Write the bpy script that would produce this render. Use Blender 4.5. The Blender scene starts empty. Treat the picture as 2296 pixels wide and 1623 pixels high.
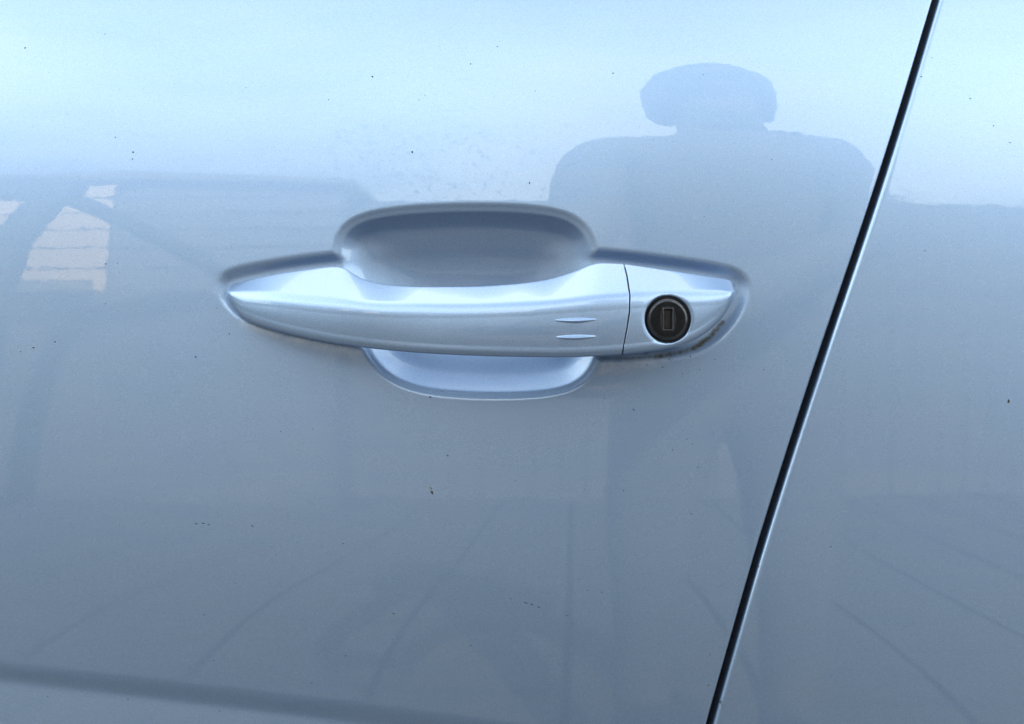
import bpy, bmesh, math, random
import numpy as np
from mathutils import Vector, Matrix
R = math.radians
random.seed(4); rng = np.random.default_rng(7)
scn = bpy.context.scene
col = scn.collection

# ------------------------------------------------------------------ camera, sky, sun, exposure
CAM_D, CAM_Z = 0.50, 0.925            # lens half a metre from the door skin, 0.925 m above the paving
FRAME_W = 0.4657                      # width of door that fills the frame
cam = bpy.data.cameras.new('camera'); cam.sensor_width = 36.0
cam.lens = 36.0 * CAM_D / FRAME_W; cam.clip_start = 0.01; cam.clip_end = 400
co = bpy.data.objects.new('camera', cam); col.objects.link(co)
co.location = (0, -CAM_D, CAM_Z); co.rotation_euler = (R(90), 0, 0)
scn.camera = co

SUN_EL, SUN_AZ = 42.0, 20.0           # SUN_AZ: degrees from +Y (behind the car) towards +X
CLOUD_SEED, CLOUD_RGB = 54.89, (10.9, 11.2, 10.4, 1)
w = bpy.data.worlds.new('World'); scn.world = w; w.use_nodes = True
nt = w.node_tree; nt.nodes.clear()
sky = nt.nodes.new('ShaderNodeTexSky'); sky.sky_type = 'NISHITA'; sky.sun_disc = False
sky.sun_elevation = R(SUN_EL); sky.sun_rotation = R(SUN_AZ)
sky.air_density = 1.0; sky.dust_density = 1.5; sky.ozone_density = 1.6
bg = nt.nodes.new('ShaderNodeBackground'); bg.inputs[1].default_value = 0.15
wo = nt.nodes.new('ShaderNodeOutputWorld')
# broken bright cloud over the whole sky: noise on the direction, stretched on a flat layer overhead
tc = nt.nodes.new('ShaderNodeTexCoord'); sp = nt.nodes.new('ShaderNodeSeparateXYZ'); nt.links.new(tc.outputs['Generated'], sp.inputs[0])
def wm(op, a, b=0.0):
    x = nt.nodes.new('ShaderNodeMath'); x.operation = op
    for v, i in ((a, x.inputs[0]), (b, x.inputs[1])):
        if hasattr(v, 'links'): nt.links.new(v, i)
        else: i.default_value = v
    return x.outputs[0]
zz = wm('ADD', wm('MAXIMUM', sp.outputs[2], 0.0), 0.22)
cb = nt.nodes.new('ShaderNodeCombineXYZ'); nt.links.new(wm('DIVIDE', sp.outputs[0], zz), cb.inputs[0]); nt.links.new(wm('DIVIDE', sp.outputs[1], zz), cb.inputs[1])
cn = nt.nodes.new('ShaderNodeTexNoise'); cn.inputs['Scale'].default_value = 0.75; cn.inputs['Detail'].default_value = 5.0; cn.inputs['Roughness'].default_value = 0.5
cn.noise_dimensions = '4D'; cn.inputs['W'].default_value = CLOUD_SEED
nt.links.new(cb.outputs[0], cn.inputs['Vector'])
cr_ = nt.nodes.new('ShaderNodeValToRGB'); cr_.color_ramp.interpolation = 'EASE'
cr_.color_ramp.elements[0].position = 0.30; cr_.color_ramp.elements[1].position = 0.62
nt.links.new(cn.outputs['Fac'], cr_.inputs[0])
mx = nt.nodes.new('ShaderNodeMix'); mx.data_type = 'RGBA'
nt.links.new(wm('MULTIPLY', cr_.outputs[0], 0.9), mx.inputs[0]); nt.links.new(sky.outputs[0], mx.inputs[6]); mx.inputs[7].default_value = CLOUD_RGB
nt.links.new(mx.outputs[2], bg.inputs[0]); nt.links.new(bg.outputs[0], wo.inputs[0])

sl = bpy.data.lights.new('sun', 'SUN'); sl.energy = 5.0; sl.angle = R(0.5); sl.color = (1.0, 0.86, 0.70)
so = bpy.data.objects.new('sun', sl); col.objects.link(so)
sd = Vector((math.sin(R(SUN_AZ)) * math.cos(R(SUN_EL)), math.cos(R(SUN_AZ)) * math.cos(R(SUN_EL)), math.sin(R(SUN_EL))))
so.rotation_euler = (-sd).to_track_quat('-Z', 'Y').to_euler(); so.location = (3, 3, 4)

vs = scn.view_settings; vs.view_transform = 'Standard'; vs.look = 'None'; vs.exposure = 1.48; vs.gamma = 1.0
vs.use_curve_mapping = False
scn.cycles.max_bounces = 5; scn.cycles.glossy_bounces = 4

# ------------------------------------------------------------------ helpers
def tag(o, label=None, cat=None, group=None, kind=None):
    if label: o['label'] = label
    if cat: o['category'] = cat
    if group: o['group'] = group
    if kind: o['kind'] = kind
    return o
def link(o, parent=None):
    col.objects.link(o)
    if parent is not None: o.parent = parent
    return o
def empty(name, loc=(0, 0, 0)):
    o = bpy.data.objects.new(name, None); o.location = loc; o.empty_display_size = 0.1
    return link(o)
def smooth(me):
    me.polygons.foreach_set('use_smooth', np.ones(len(me.polygons), dtype=bool)); me.update()
def mesh_obj(name, verts, faces, mat, parent=None, sm=True):
    me = bpy.data.meshes.new(name); me.from_pydata([tuple(v) for v in verts], [], faces)
    me.materials.append(mat)
    if sm: smooth(me)
    return link(bpy.data.objects.new(name, me), parent)
def grid_obj(name, P, mat, parent=None, flip=False, wrap=False, caps=()):
    """P: array (rows, cols, 3) -> smooth quad sheet (numpy fast path)"""
    n, m = P.shape[:2]
    idx = np.arange(n * m).reshape(n, m)
    if wrap: idx = np.concatenate([idx, idx[:, :1]], axis=1)
    q = np.stack([idx[:-1, :-1], idx[:-1, 1:], idx[1:, 1:], idx[1:, :-1]], axis=-1).reshape(-1, 4)
    if flip: q = q[:, ::-1]
    me = bpy.data.meshes.new(name)
    extra = [list(c) for c in caps]
    nv, nq = n * m, len(q)
    loops = np.concatenate([q.ravel()] + [np.array(c) for c in extra]).astype(np.int32) if extra else q.ravel().astype(np.int32)
    starts = list(range(0, nq * 4, 4)); s = nq * 4
    for c in extra: starts.append(s); s += len(c)
    me.vertices.add(nv); me.vertices.foreach_set('co', P.reshape(-1, 3).ravel().astype(np.float32))
    me.loops.add(len(loops)); me.loops.foreach_set('vertex_index', loops)
    me.polygons.add(len(starts)); me.polygons.foreach_set('loop_start', np.array(starts, dtype=np.int32))
    me.update(calc_edges=True); me.validate(); me.materials.append(mat); smooth(me)
    return link(bpy.data.objects.new(name, me), parent)
def box_bm(bm, c, s, rot=None):
    m = Matrix.Translation(c) @ (rot.to_matrix().to_4x4() if rot else Matrix()) @ Matrix.Diagonal((*s, 1))
    return bmesh.ops.create_cube(bm, size=1.0, matrix=m)['verts']
def bm_obj(name, bm, mat, parent=None, bevel=0.0, sm=False):
    if bevel: bmesh.ops.bevel(bm, geom=bm.edges[:], offset=bevel, segments=2, affect='EDGES', profile=0.5)
    me = bpy.data.meshes.new(name); bm.to_mesh(me); bm.free(); me.materials.append(mat)
    if sm: smooth(me)
    return link(bpy.data.objects.new(name, me), parent)

# traced dimensions: 2295 x 1623 drawing of the side of the car, converted to metres at a given depth
W_D, H_D = 2295.0, 1623.0
S = W_D / FRAME_W
def wx(px, y=0.0): return (np.asarray(px, float) - W_D / 2) / S * (CAM_D + y) / CAM_D
def wz(py, y=0.0): return CAM_Z + (H_D / 2 - np.asarray(py, float)) / S * (CAM_D + y) / CAM_D

def pchip(xk, yk, x):
    xk = np.asarray(xk, float); yk = np.asarray(yk, float); x = np.asarray(x, float)
    h = np.diff(xk); dl = np.diff(yk) / h
    d = np.zeros_like(yk)
    for i in range(1, len(xk) - 1):
        if dl[i - 1] * dl[i] > 0:
            w1 = 2 * h[i] + h[i - 1]; w2 = h[i] + 2 * h[i - 1]
            d[i] = (w1 + w2) / (w1 / dl[i - 1] + w2 / dl[i])
    d[0] = dl[0]; d[-1] = dl[-1]
    i = np.clip(np.searchsorted(xk, x) - 1, 0, len(h) - 1)
    t = (x - xk[i]) / h[i]; t = np.clip(t, 0, 1)
    return ((1 + 2 * t) * (1 - t) ** 2 * yk[i] + t * (1 - t) ** 2 * h[i] * d[i]
            + t * t * (3 - 2 * t) * yk[i + 1] + t * t * (t - 1) * h[i] * d[i + 1])
def sstep(a, b, x):
    t = np.clip((np.asarray(x, float) - a) / (b - a), 0, 1); return t * t * (3 - 2 * t)
def gsm(a, sig):
    k = int(3 * sig) + 1; g = np.exp(-0.5 * (np.arange(-k, k + 1) / sig) ** 2); g /= g.sum()
    return np.convolve(np.pad(a, k, mode='edge'), g, mode='valid')
def chaikin(p, n=3):
    p = np.asarray(p, float)
    for _ in range(n):
        q = np.roll(p, -1, axis=0)
        p = np.stack([0.75 * p + 0.25 * q, 0.25 * p + 0.75 * q], axis=1).reshape(-1, 2)
    return p
def poly_sdf(poly, X, Z):
    """signed distance, positive inside"""
    a = np.asarray(poly); b = np.roll(a, -1, axis=0)
    best = np.full(X.shape, 1e9); ins = np.zeros(X.shape, bool)
    for (ax, az), (bx, bz) in zip(a, b):
        ex, ez = bx - ax, bz - az
        t = np.clip(((X - ax) * ex + (Z - az) * ez) / max(ex * ex + ez * ez, 1e-18), 0, 1)
        best = np.minimum(best, (X - ax - t * ex) ** 2 + (Z - az - t * ez) ** 2)
        if az != bz:
            c = ((az > Z) != (bz > Z)) & (X < ex * (Z - az) / ez + ax); ins ^= c
    d = np.sqrt(best); return np.where(ins, d, -d)
def polyline_dist(pl, X, Z):
    best = np.full(X.shape, 1e9)
    for (ax, az), (bx, bz) in zip(pl[:-1], pl[1:]):
        ex, ez = bx - ax, bz - az
        t = np.clip(((X - ax) * ex + (Z - az) * ez) / (ex * ex + ez * ez), 0, 1)
        best = np.minimum(best, (X - ax - t * ex) ** 2 + (Z - az - t * ez) ** 2)
    return np.sqrt(best)

# ------------------------------------------------------------------ materials
class NT:
    def __init__(s, name):
        s.m = bpy.data.materials.new(name); s.m.use_nodes = True; s.t = s.m.node_tree; s.t.nodes.clear()
        s.out = s.n('ShaderNodeOutputMaterial'); s.b = s.n('ShaderNodeBsdfPrincipled'); s.l(s.b.outputs[0], s.out.inputs[0])
    def n(s, k, **kw):
        x = s.t.nodes.new(k)
        for a, v in kw.items(): setattr(x, a, v)
        return x
    def l(s, a, b): s.t.links.new(a, b)
    def noise(s, scale, detail=2.0, vec=None, rough=0.5):
        x = s.n('ShaderNodeTexNoise'); x.inputs['Scale'].default_value = scale; x.inputs['Detail'].default_value = detail
        x.inputs['Roughness'].default_value = rough
        if vec is not None: s.l(vec, x.inputs['Vector'])
        return x
    def ramp(s, fac, stops):
        x = s.n('ShaderNodeValToRGB'); e = x.color_ramp.elements
        while len(e) < len(stops): e.new(0.5)
        for el, (p, c) in zip(e, stops): el.position = p; el.color = (*c, 1) if len(c) == 3 else c
        s.l(fac, x.inputs[0]); return x
    def mix(s, fac, a, b, mode='MIX'):
        x = s.n('ShaderNodeMix', data_type='RGBA', blend_type=mode)
        for v, i in ((fac, x.inputs[0]), (a, x.inputs[6]), (b, x.inputs[7])):
            if hasattr(v, 'links'): s.l(v, i)
            elif isinstance(v, (int, float)): i.default_value = v
            else: i.default_value = (*v, 1)
        return x.outputs[2]
    def math(s, op, a, b=0.0):
        x = s.n('ShaderNodeMath', operation=op)
        for v, i in ((a, x.inputs[0]), (b, x.inputs[1])):
            if hasattr(v, 'links'): s.l(v, i)
            else: i.default_value = v
        return x.outputs[0]

def paint_material():
    k = NT('silver_metallic_paint'); b = k.b
    geo = k.n('ShaderNodeNewGeometry').outputs['Position']
    flake = k.noise(2600, 1.0, geo)
    fine = k.ramp(flake.outputs['Fac'], [(0.3, (0.87, 0.87, 0.87)), (0.7, (1.13, 1.13, 1.13))])
    cloud = k.noise(9, 3, geo)                       # faint dust film in drifting streaks
    mp = k.n('ShaderNodeMapping'); mp.inputs['Scale'].default_value = (12, 12, 90); k.l(geo, mp.inputs[0])
    streak = k.noise(1.6, 4, mp.outputs[0], 0.6)
    base = k.mix(1.0, (0.210, 0.322, 0.495), fine.outputs[0], 'MULTIPLY')
    dustf = k.math('MULTIPLY', k.math('MULTIPLY', cloud.outputs['Fac'], streak.outputs['Fac']), 0.36)
    base = k.mix(dustf, base, (0.34, 0.36, 0.40))
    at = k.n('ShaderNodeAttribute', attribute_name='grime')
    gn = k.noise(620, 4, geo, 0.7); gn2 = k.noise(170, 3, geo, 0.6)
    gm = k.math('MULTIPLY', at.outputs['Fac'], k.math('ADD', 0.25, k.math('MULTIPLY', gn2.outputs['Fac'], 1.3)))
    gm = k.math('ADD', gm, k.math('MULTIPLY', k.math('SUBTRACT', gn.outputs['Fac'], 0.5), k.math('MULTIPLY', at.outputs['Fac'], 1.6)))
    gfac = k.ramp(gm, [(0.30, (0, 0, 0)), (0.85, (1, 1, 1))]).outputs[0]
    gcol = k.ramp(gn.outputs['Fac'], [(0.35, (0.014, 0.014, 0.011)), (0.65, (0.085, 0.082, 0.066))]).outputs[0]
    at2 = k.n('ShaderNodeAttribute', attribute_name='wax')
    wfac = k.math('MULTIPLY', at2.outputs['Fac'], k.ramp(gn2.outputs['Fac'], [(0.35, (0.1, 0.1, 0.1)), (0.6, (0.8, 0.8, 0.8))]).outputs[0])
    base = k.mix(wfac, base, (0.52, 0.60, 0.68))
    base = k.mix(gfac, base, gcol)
    k.l(base, b.inputs['Base Color'])
    k.l(k.math('MULTIPLY', k.math('SUBTRACT', 1.0, k.math('MAXIMUM', gfac, wfac)), PAINT_METAL), b.inputs['Metallic'])
    b.inputs['Roughness'].default_value = PAINT_ROUGH
    b.inputs['Specular IOR Level'].default_value = 0.3
    k.l(k.math('SUBTRACT', 1.0, gfac), b.inputs['Coat Weight'])
    b.inputs['Coat Roughness'].default_value = 0.017; b.inputs['Coat IOR'].default_value = PAINT_IOR
    # orange peel of the clear coat: long in x like the rolled skin
    mp2 = k.n('ShaderNodeMapping'); mp2.inputs['Scale'].default_value = (170, 170, 330); k.l(geo, mp2.inputs[0])
    peel = k.noise(1.0, 2.0, mp2.outputs[0])
    bp = k.n('ShaderNodeBump'); bp.inputs['Strength'].default_value = 1.0; bp.inputs['Distance'].default_value = 0.0000085
    k.l(peel.outputs['Fac'], bp.inputs['Height']); k.l(bp.outputs[0], b.inputs['Coat Normal'])
    fb = k.n('ShaderNodeBump'); fb.inputs['Strength'].default_value = 0.05; fb.inputs['Distance'].default_value = 0.0001
    k.l(flake.outputs['Fac'], fb.inputs['Height']); k.l(fb.outputs[0], b.inputs['Normal'])
    return k.m
PAINT_METAL, PAINT_ROUGH, PAINT_IOR = 0.90, 0.44, 1.5
M_PAINT = paint_material()

def simple(name, c, rough=0.5, metal=0.0, nscale=40, var=0.25, coat=0.0, bump=0.0):
    k = NT(name); geo = k.n('ShaderNodeTexCoord').outputs['Object']
    nz = k.noise(nscale, 4, geo, 0.6)
    lo = tuple(x * (1 - var) for x in c); hi = tuple(min(1, x * (1 + var)) for x in c)
    k.l(k.ramp(nz.outputs['Fac'], [(0.3, lo), (0.7, hi)]).outputs[0], k.b.inputs['Base Color'])
    k.b.inputs['Roughness'].default_value = rough; k.b.inputs['Metallic'].default_value = metal
    k.b.inputs['Coat Weight'].default_value = coat
    if bump:
        bp = k.n('ShaderNodeBump'); bp.inputs['Distance'].default_value = bump; bp.inputs['Strength'].default_value = 0.6
        k.l(nz.outputs['Fac'], bp.inputs['Height']); k.l(bp.outputs[0], k.b.inputs['Normal'])
    return k.m
M_RUBBER = simple('black_rubber', (0.006, 0.006, 0.007), 0.75, nscale=300)
M_GAP = simple('black_gap_trim', (0.004, 0.004, 0.005), 0.8, nscale=300)
M_LOCK = simple('gunmetal_lock', (0.0078, 0.0092, 0.0122), 0.33, 0.75, nscale=900, var=0.4)
M_LOCKRIM = simple('lock_edge_highlight', (0.044, 0.049, 0.057), 0.28, 0.8, nscale=900, var=0.35)  # lighter than the face: chamfer highlight put into the colour
M_SHUT = simple('brown_key_shutter', (0.0095, 0.0092, 0.0095), 0.45, 0.5, nscale=700, var=0.5)
M_SPECK = simple('dirt_fleck', (0.022, 0.022, 0.021), 0.8, nscale=500, var=0.6)
M_INSECT = simple('insect_shell', (0.02, 0.022, 0.02), 0.5, nscale=2000, var=0.5)
M_WING = simple('insect_wing', (0.20, 0.21, 0.17), 0.4, nscale=2000, var=0.4)
M_SLAB = simple('grey_concrete_slab', (0.068, 0.070, 0.074), 0.85, nscale=7, var=0.25, bump=0.003)
M_JOINT = simple('joint_sand', (0.008, 0.008, 0.008), 0.95, nscale=20, var=0.3)
M_FENCE = simple('weathered_brown_boards', (0.125, 0.128, 0.135), 0.85, nscale=5, var=0.3)
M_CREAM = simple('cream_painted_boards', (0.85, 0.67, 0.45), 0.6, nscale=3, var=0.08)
M_HALF_LIT = simple('half_lit_grey', (0.17, 0.17, 0.18), 0.6, nscale=3, var=0.1)
M_ROOF = simple('grey_roof_felt', (0.05, 0.05, 0.052), 0.9, nscale=8)
M_DARK_SHAPE = simple('dark_shape', (0.05, 0.05, 0.052), 0.8, nscale=9, var=0.4)
M_JACKET = simple('dark_jacket_cloth', (0.115, 0.118, 0.122), 0.85, nscale=60)
M_TROUSER = simple('dark_trouser_cloth', (0.115, 0.118, 0.122), 0.85, nscale=60)
M_SKIN = simple('skin', (0.075, 0.05, 0.04), 0.5, nscale=50, var=0.12)
M_HAIR = simple('dark_hair', (0.015, 0.012, 0.01), 0.5, nscale=120, var=0.4)
M_SHOE = simple('black_shoe', (0.015, 0.015, 0.016), 0.5, nscale=60)
M_PHONE = simple('black_phone_glass', (0.01, 0.01, 0.012), 0.12, nscale=10)
M_EYE = simple('eye', (0.10, 0.09, 0.085), 0.2, nscale=90)
M_BARK = simple('bark', (0.07, 0.055, 0.04), 0.9, nscale=12)
M_LEAF = simple('green_leaf', (0.11, 0.14, 0.06), 0.6, nscale=3, var=0.45)

# ------------------------------------------------------------------ ground (setting)
bm = bmesh.new(); bmesh.ops.create_grid(bm, x_segments=8, y_segments=8, size=150.0)
ground = bm_obj('ground', bm, M_JOINT); tag(ground, kind='structure')
ground.location = (0, 0, -0.008)
bm = bmesh.new(); box_bm(bm, (0, 0, -0.02), (0.379, 0.379, 0.052)); 
slab0 = bm_obj('paving_slab', bm, M_SLAB, ground, bevel=0.004)
first = True
SLAB = 0.40; rz = R(4)
for i in range(-9, 9):
    for j in range(0, 14):
        o = slab0 if first else slab0.copy()
        if not first: col.objects.link(o); o.parent = ground
        first = False
        x0, y0 = (i + 0.5) * SLAB, -(j + 0.5) * SLAB + 0.25
        o.location = (x0 * math.cos(rz) - y0 * math.sin(rz), x0 * math.sin(rz) + y0 * math.cos(rz), 0.006 + random.uniform(-0.002, 0.002))
        o.rotation_euler = (random.uniform(-.004, .004), random.uniform(-.004, .004), rz)

# ------------------------------------------------------------------ the car: door skin as an analytic surface
# tilt of the skin (degrees, + = faces up) down the drawing
ty = np.array([-700, -330, 0, 150, 320, 440, 560, 690, 811, 1200, 1450, 2000, 2900])
tv = np.array([21.0, 19.0, 14.2, 10.6, 6.2, 3.7, 1.9, 0.9, 0.3, -1.9, -4.0, -5.5, -8.0])
pyt = np.linspace(-700, 2900, 7201)
til = gsm(pchip(ty, tv, pyt), 60)
zt = wz(pyt)                                   # decreasing
yt = np.concatenate([[0], np.cumsum(np.tan(np.radians(0.5 * (til[1:] + til[:-1]))) * np.diff(zt))])
yt -= np.interp(811, pyt, yt)
def skin_profile(Z): return np.interp(-Z, -zt, yt)
# sculpted crease low on the door
CREASE_PX = [-2600, -1200, 0, 600, 1147, 1600, 2300, 3600, 5000]
CREASE_PY = [1330, 1430, 1536, 1600, 1672, 1748, 1870, 2120, 2400]
sct = np.linspace(-0.5, 0.12, 12401)
def crease_tilt(s):
    ab = -2.0 * sstep(0.11, 0.035, s) - 12.0 * sstep(0.0095, 0.0012, s)
    be = 18.5 * sstep(0.0010, -0.0060, s) * (1 - 0.75 * sstep(-0.012, -0.16, s))
    return ab + be
cy = np.concatenate([[0], np.cumsum(np.tan(np.radians(crease_tilt(0.5 * (sct[1:] + sct[:-1])))) * np.diff(sct))])
cy -= cy[-1]
_cxs = np.linspace(-2600, 5000, 3801); _czs = wz(gsm(pchip(CREASE_PX, CREASE_PY, _cxs), 60))
def crease_offset(X, Z):
    zc_ = np.interp(X * S + W_D / 2, _cxs, _czs)
    return np.interp(Z - zc_, sct, cy)

BOWL = [(748, 575), (751, 540), (766, 508), (798, 485), (850, 471), (920, 463), (1000, 459), (1080, 458), (1160, 460),
        (1230, 467), (1282, 481), (1316, 508), (1335, 545), (1345, 585), (1352, 640), (1354, 720), (1348, 788), (1332, 830),
        (1302, 862), (1260, 880), (1200, 889), (1120, 892), (1040, 890), (960, 883), (905, 868), (864, 846), (834, 815), (812, 778),
        (790, 730), (765, 660), (750, 612)]
LEDGE = [(494, 640), (498, 622), (512, 612), (545, 603), (620, 589), (700, 578), (760, 572), (850, 568), (1050, 562), (1250, 562), (1345, 566),
         (1400, 571), (1500, 583), (1600, 597), (1648, 609), (1668, 625), (1674, 645), (1670, 672), (1655, 704), (1626, 742), (1590, 770), (1546, 789),
         (1490, 794), (1400, 800), (1250, 802), (1050, 798), (900, 788), (800, 770), (700, 752), (620, 735), (566, 719), (534, 703), (511, 681), (498, 661)]
def pl(p): p = chaikin(p, 2); return np.stack([wx(p[:, 0]), wz(p[:, 1])], axis=1)
BOWL_W, LEDGE_W = pl(BOWL), pl(LEDGE)
# depth profiles against distance inside the outline
tt = np.linspace(-0.01, 0.06, 7001)
def integ(sl): return np.concatenate([[0], np.cumsum(0.5 * (sl[1:] + sl[:-1]) * np.diff(tt))])
bowl_d = integ(np.where(tt < -0.0034, 0, pchip([-0.0034, -0.0012, -0.0003, 0.0004, 0.0018, 0.004, 0.009, 0.018, 0.030, 0.042, 0.061],
                                                 [0, 0.46, 0.32, 0.34, 0.80, 0.74, 0.52, 0.31, 0.12, 0, 0], tt)))
ledge_d = integ(0.44 * sstep(-0.0036, -0.0004, tt) * (1 - sstep(0.0006, 0.0046, tt)))
# the stamped bowl has no sharp valleys: a rounded copy of its depth takes over away from the lip
_bgx = np.arange(wx(680), wx(1420), 0.0006); _bgz = np.arange(wz(960), wz(400), 0.0006)
_GX, _GZ = np.meshgrid(_bgx, _bgz); _bsm = np.interp(poly_sdf(BOWL_W, _GX, _GZ) - 0.0016, tt, bowl_d)
for _ax in (0, 1): _bsm = np.apply_along_axis(gsm, _ax, _bsm, 0.0062 / 0.0006)
def recess(X, Z):
    d = np.zeros_like(X)
    m = (X > wx(430)) & (X < wx(1740)) & (Z < wz(400)) & (Z > wz(950))
    if m.any():
        x, z = X[m], Z[m]
        gi = (x - _bgx[0]) / (_bgx[1] - _bgx[0]); gj = (z - _bgz[0]) / (_bgz[1] - _bgz[0])
        sdv = poly_sdf(BOWL_W, x, z) - 0.0016
        b = np.interp(sdv, tt, bowl_d)
        i0 = np.clip(gi.astype(int), 0, len(_bgx) - 2); j0 = np.clip(gj.astype(int), 0, len(_bgz) - 2)
        fi, fj = np.clip(gi - i0, 0, 1), np.clip(gj - j0, 0, 1)
        bs = (_bsm[j0, i0] * (1 - fi) + _bsm[j0, i0 + 1] * fi) * (1 - fj) + (_bsm[j0 + 1, i0] * (1 - fi) + _bsm[j0 + 1, i0 + 1] * fi) * fj
        wb = sstep(0.006, 0.018, sdv)
        b = b * (1 - wb) + bs * wb
        l = np.interp(poly_sdf(LEDGE_W, x, z), tt, ledge_d)
        d[m] = (b ** 3 + l ** 3) ** (1 / 3)
    return d
def plan_bow(X): return X * X / (2 * 5.5)
def base_y(X, Z): return skin_profile(Z) + crease_offset(X, Z) + plan_bow(X)
def front_y(X, Z): return base_y(X, Z) + recess(X, Z)

GAP_PY = [-700, -300, 0, 210, 420, 640, 811, 1000, 1250, 1450, 1623, 2000, 2900]
GAP_PX = [2285, 2186, 2092, 2029, 1962, 1887, 1828, 1766, 1687, 1631, 1583, 1490, 1300]
_gpy = np.linspace(-800, 3000, 3801); _gpx = gsm(np.interp(_gpy, GAP_PY, GAP_PX), 70)
def gap_x(Z):
    Z = np.asarray(Z, float); y = skin_profile(Z) + 0.0025
    py = H_D / 2 - (Z - CAM_Z) * S * CAM_D / (CAM_D + y)
    return wx(np.interp(py, _gpy, _gpx), y)
GAP_HALF_L, GAP_HALF_R = 0.0, 0.0031

car = empty('car', (0, 0.3, 0)); 
tag(car, 'silver metallic car seen close at its front door handle and slanted door gap', 'car')
car_inv = Vector((0, -0.3, 0))
def car_child(o): o.parent = car; o.location = car_inv; return o

def dense(breaks):
    out = []
    for a, b, step in breaks:
        n = max(1, int(round(abs(b - a) / step))); out += list(np.linspace(a, b, n, endpoint=False))
    out.append(breaks[-1][1]); return np.array(out)
# rows (drawing y), columns (fraction from hinge side to gap)
rows = dense([(-330, -20, 22), (-20, 420, 9), (420, 940, 1.9), (940, 1420, 9), (1420, 1700, 3.5), (1700, 2900, 26)])
colp = dense([(-2600, -60, 60), (-60, 450, 10), (450, 1700, 2.1), (1700, 1828, 5)])     # columns given at drawing y 811
Zr = wz(rows); xl = wx(-2600)
t = (wx(colp) - xl) / (wx(1828) - xl)
hem_n = 10
GX = gap_x(Zr)
XX = xl + (GX[:, None] - GAP_HALF_L - 0.0016 - xl) * t[None, :]
# keep columns upright around the handle: undo the shear left of the gap as far as possible
wgt = np.clip((t / 1.0), 0, 1)
ZZ = np.repeat(Zr[:, None], XX.shape[1], axis=1)
YY = front_y(XX, ZZ)
# hem: quarter round of 1.6 mm, then 22 mm inwards
hr = 0.0016
he = np.linspace(0, math.pi / 2, hem_n)[1:]
hx = XX[:, -1:] + hr * np.sin(he)[None, :]; hy = YY[:, -1:] + hr * (1 - np.cos(he))[None, :]
hx2 = hx[:, -1:] + 0 * np.linspace(0, 1, 4)[None, 1:]; hy2 = hy[:, -1:] + 0.022 * np.linspace(0, 1, 4)[None, 1:]
XA = np.concatenate([XX, hx, hx2], 1); YA = np.concatenate([YY, hy, hy2], 1); ZA = np.repeat(Zr[:, None], XA.shape[1], 1)
# other three borders folded in
def fold(P):
    top = P[:1].copy(); top[..., 1] += 0.03; top[..., 2] += 0.004
    bot = P[-1:].copy(); bot[..., 1] += 0.03
    P = np.concatenate([top, P, bot], 0)
    return P
P = fold(np.stack([XA, YA, ZA], -1))
lf = P[:, :1].copy(); lf[..., 1] += 0.03
P = np.concatenate([lf, P], 1)
front = grid_obj('front_door', P, M_PAINT, None, flip=True); car_child(front)
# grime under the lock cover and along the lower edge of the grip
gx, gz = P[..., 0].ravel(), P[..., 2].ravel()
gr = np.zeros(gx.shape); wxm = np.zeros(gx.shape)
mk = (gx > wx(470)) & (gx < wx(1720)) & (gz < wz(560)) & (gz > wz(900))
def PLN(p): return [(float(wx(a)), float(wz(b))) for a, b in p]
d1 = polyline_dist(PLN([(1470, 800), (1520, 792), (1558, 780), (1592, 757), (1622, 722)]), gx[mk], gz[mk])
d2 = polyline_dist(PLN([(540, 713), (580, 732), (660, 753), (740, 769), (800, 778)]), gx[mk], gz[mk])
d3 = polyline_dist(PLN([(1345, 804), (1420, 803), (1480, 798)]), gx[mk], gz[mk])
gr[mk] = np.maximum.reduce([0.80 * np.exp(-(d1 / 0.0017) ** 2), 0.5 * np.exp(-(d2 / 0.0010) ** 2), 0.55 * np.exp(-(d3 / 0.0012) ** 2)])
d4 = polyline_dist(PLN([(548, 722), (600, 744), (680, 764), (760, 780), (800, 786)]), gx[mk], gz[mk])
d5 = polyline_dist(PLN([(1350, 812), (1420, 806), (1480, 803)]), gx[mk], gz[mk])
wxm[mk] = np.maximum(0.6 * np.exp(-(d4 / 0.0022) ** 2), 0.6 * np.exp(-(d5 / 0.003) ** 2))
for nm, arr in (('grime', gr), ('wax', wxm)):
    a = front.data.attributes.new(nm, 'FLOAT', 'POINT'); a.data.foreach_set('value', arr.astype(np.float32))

# rear door, same skin beyond the gap
colr = dense([(0, 0.02, 0.0012), (0.02, 0.12, 0.003), (0.12, 0.78, 0.012)])
rowr = dense([(-330, -20, 22), (-20, 1420, 7), (1420, 2100, 4), (2100, 2900, 26)])
Zr2 = wz(rowr); GX2 = gap_x(Zr2)
rr = 0.0022
XR = GX2[:, None] + GAP_HALF_R + rr + colr[None, :]
ZR = np.repeat(Zr2[:, None], XR.shape[1], 1); YR = base_y(XR, ZR) - 0.0003
he = np.linspace(math.pi / 2, 0, 14)[:-1]
hx = XR[:, :1] - rr * np.sin(he)[None, :]; hy = YR[:, :1] + rr * (1 - np.cos(he))[None, :]
hx2 = np.repeat(hx[:, :1], 3, 1); hy2 = hy[:, :1] + 0.02 * np.array([[1, .66, .33]])
XA = np.concatenate([hx2, hx, XR], 1); YA = np.concatenate([hy2, hy, YR], 1); ZA = np.repeat(Zr2[:, None], XA.shape[1], 1)
P = fold(np.stack([XA, YA, ZA], -1)); rt = P[:, -1:].copy(); rt[..., 1] += 0.03; P = np.concatenate([P, rt], 1)
rear = grid_obj('rear_door', P, M_PAINT, None, flip=True); car_child(rear)
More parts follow.
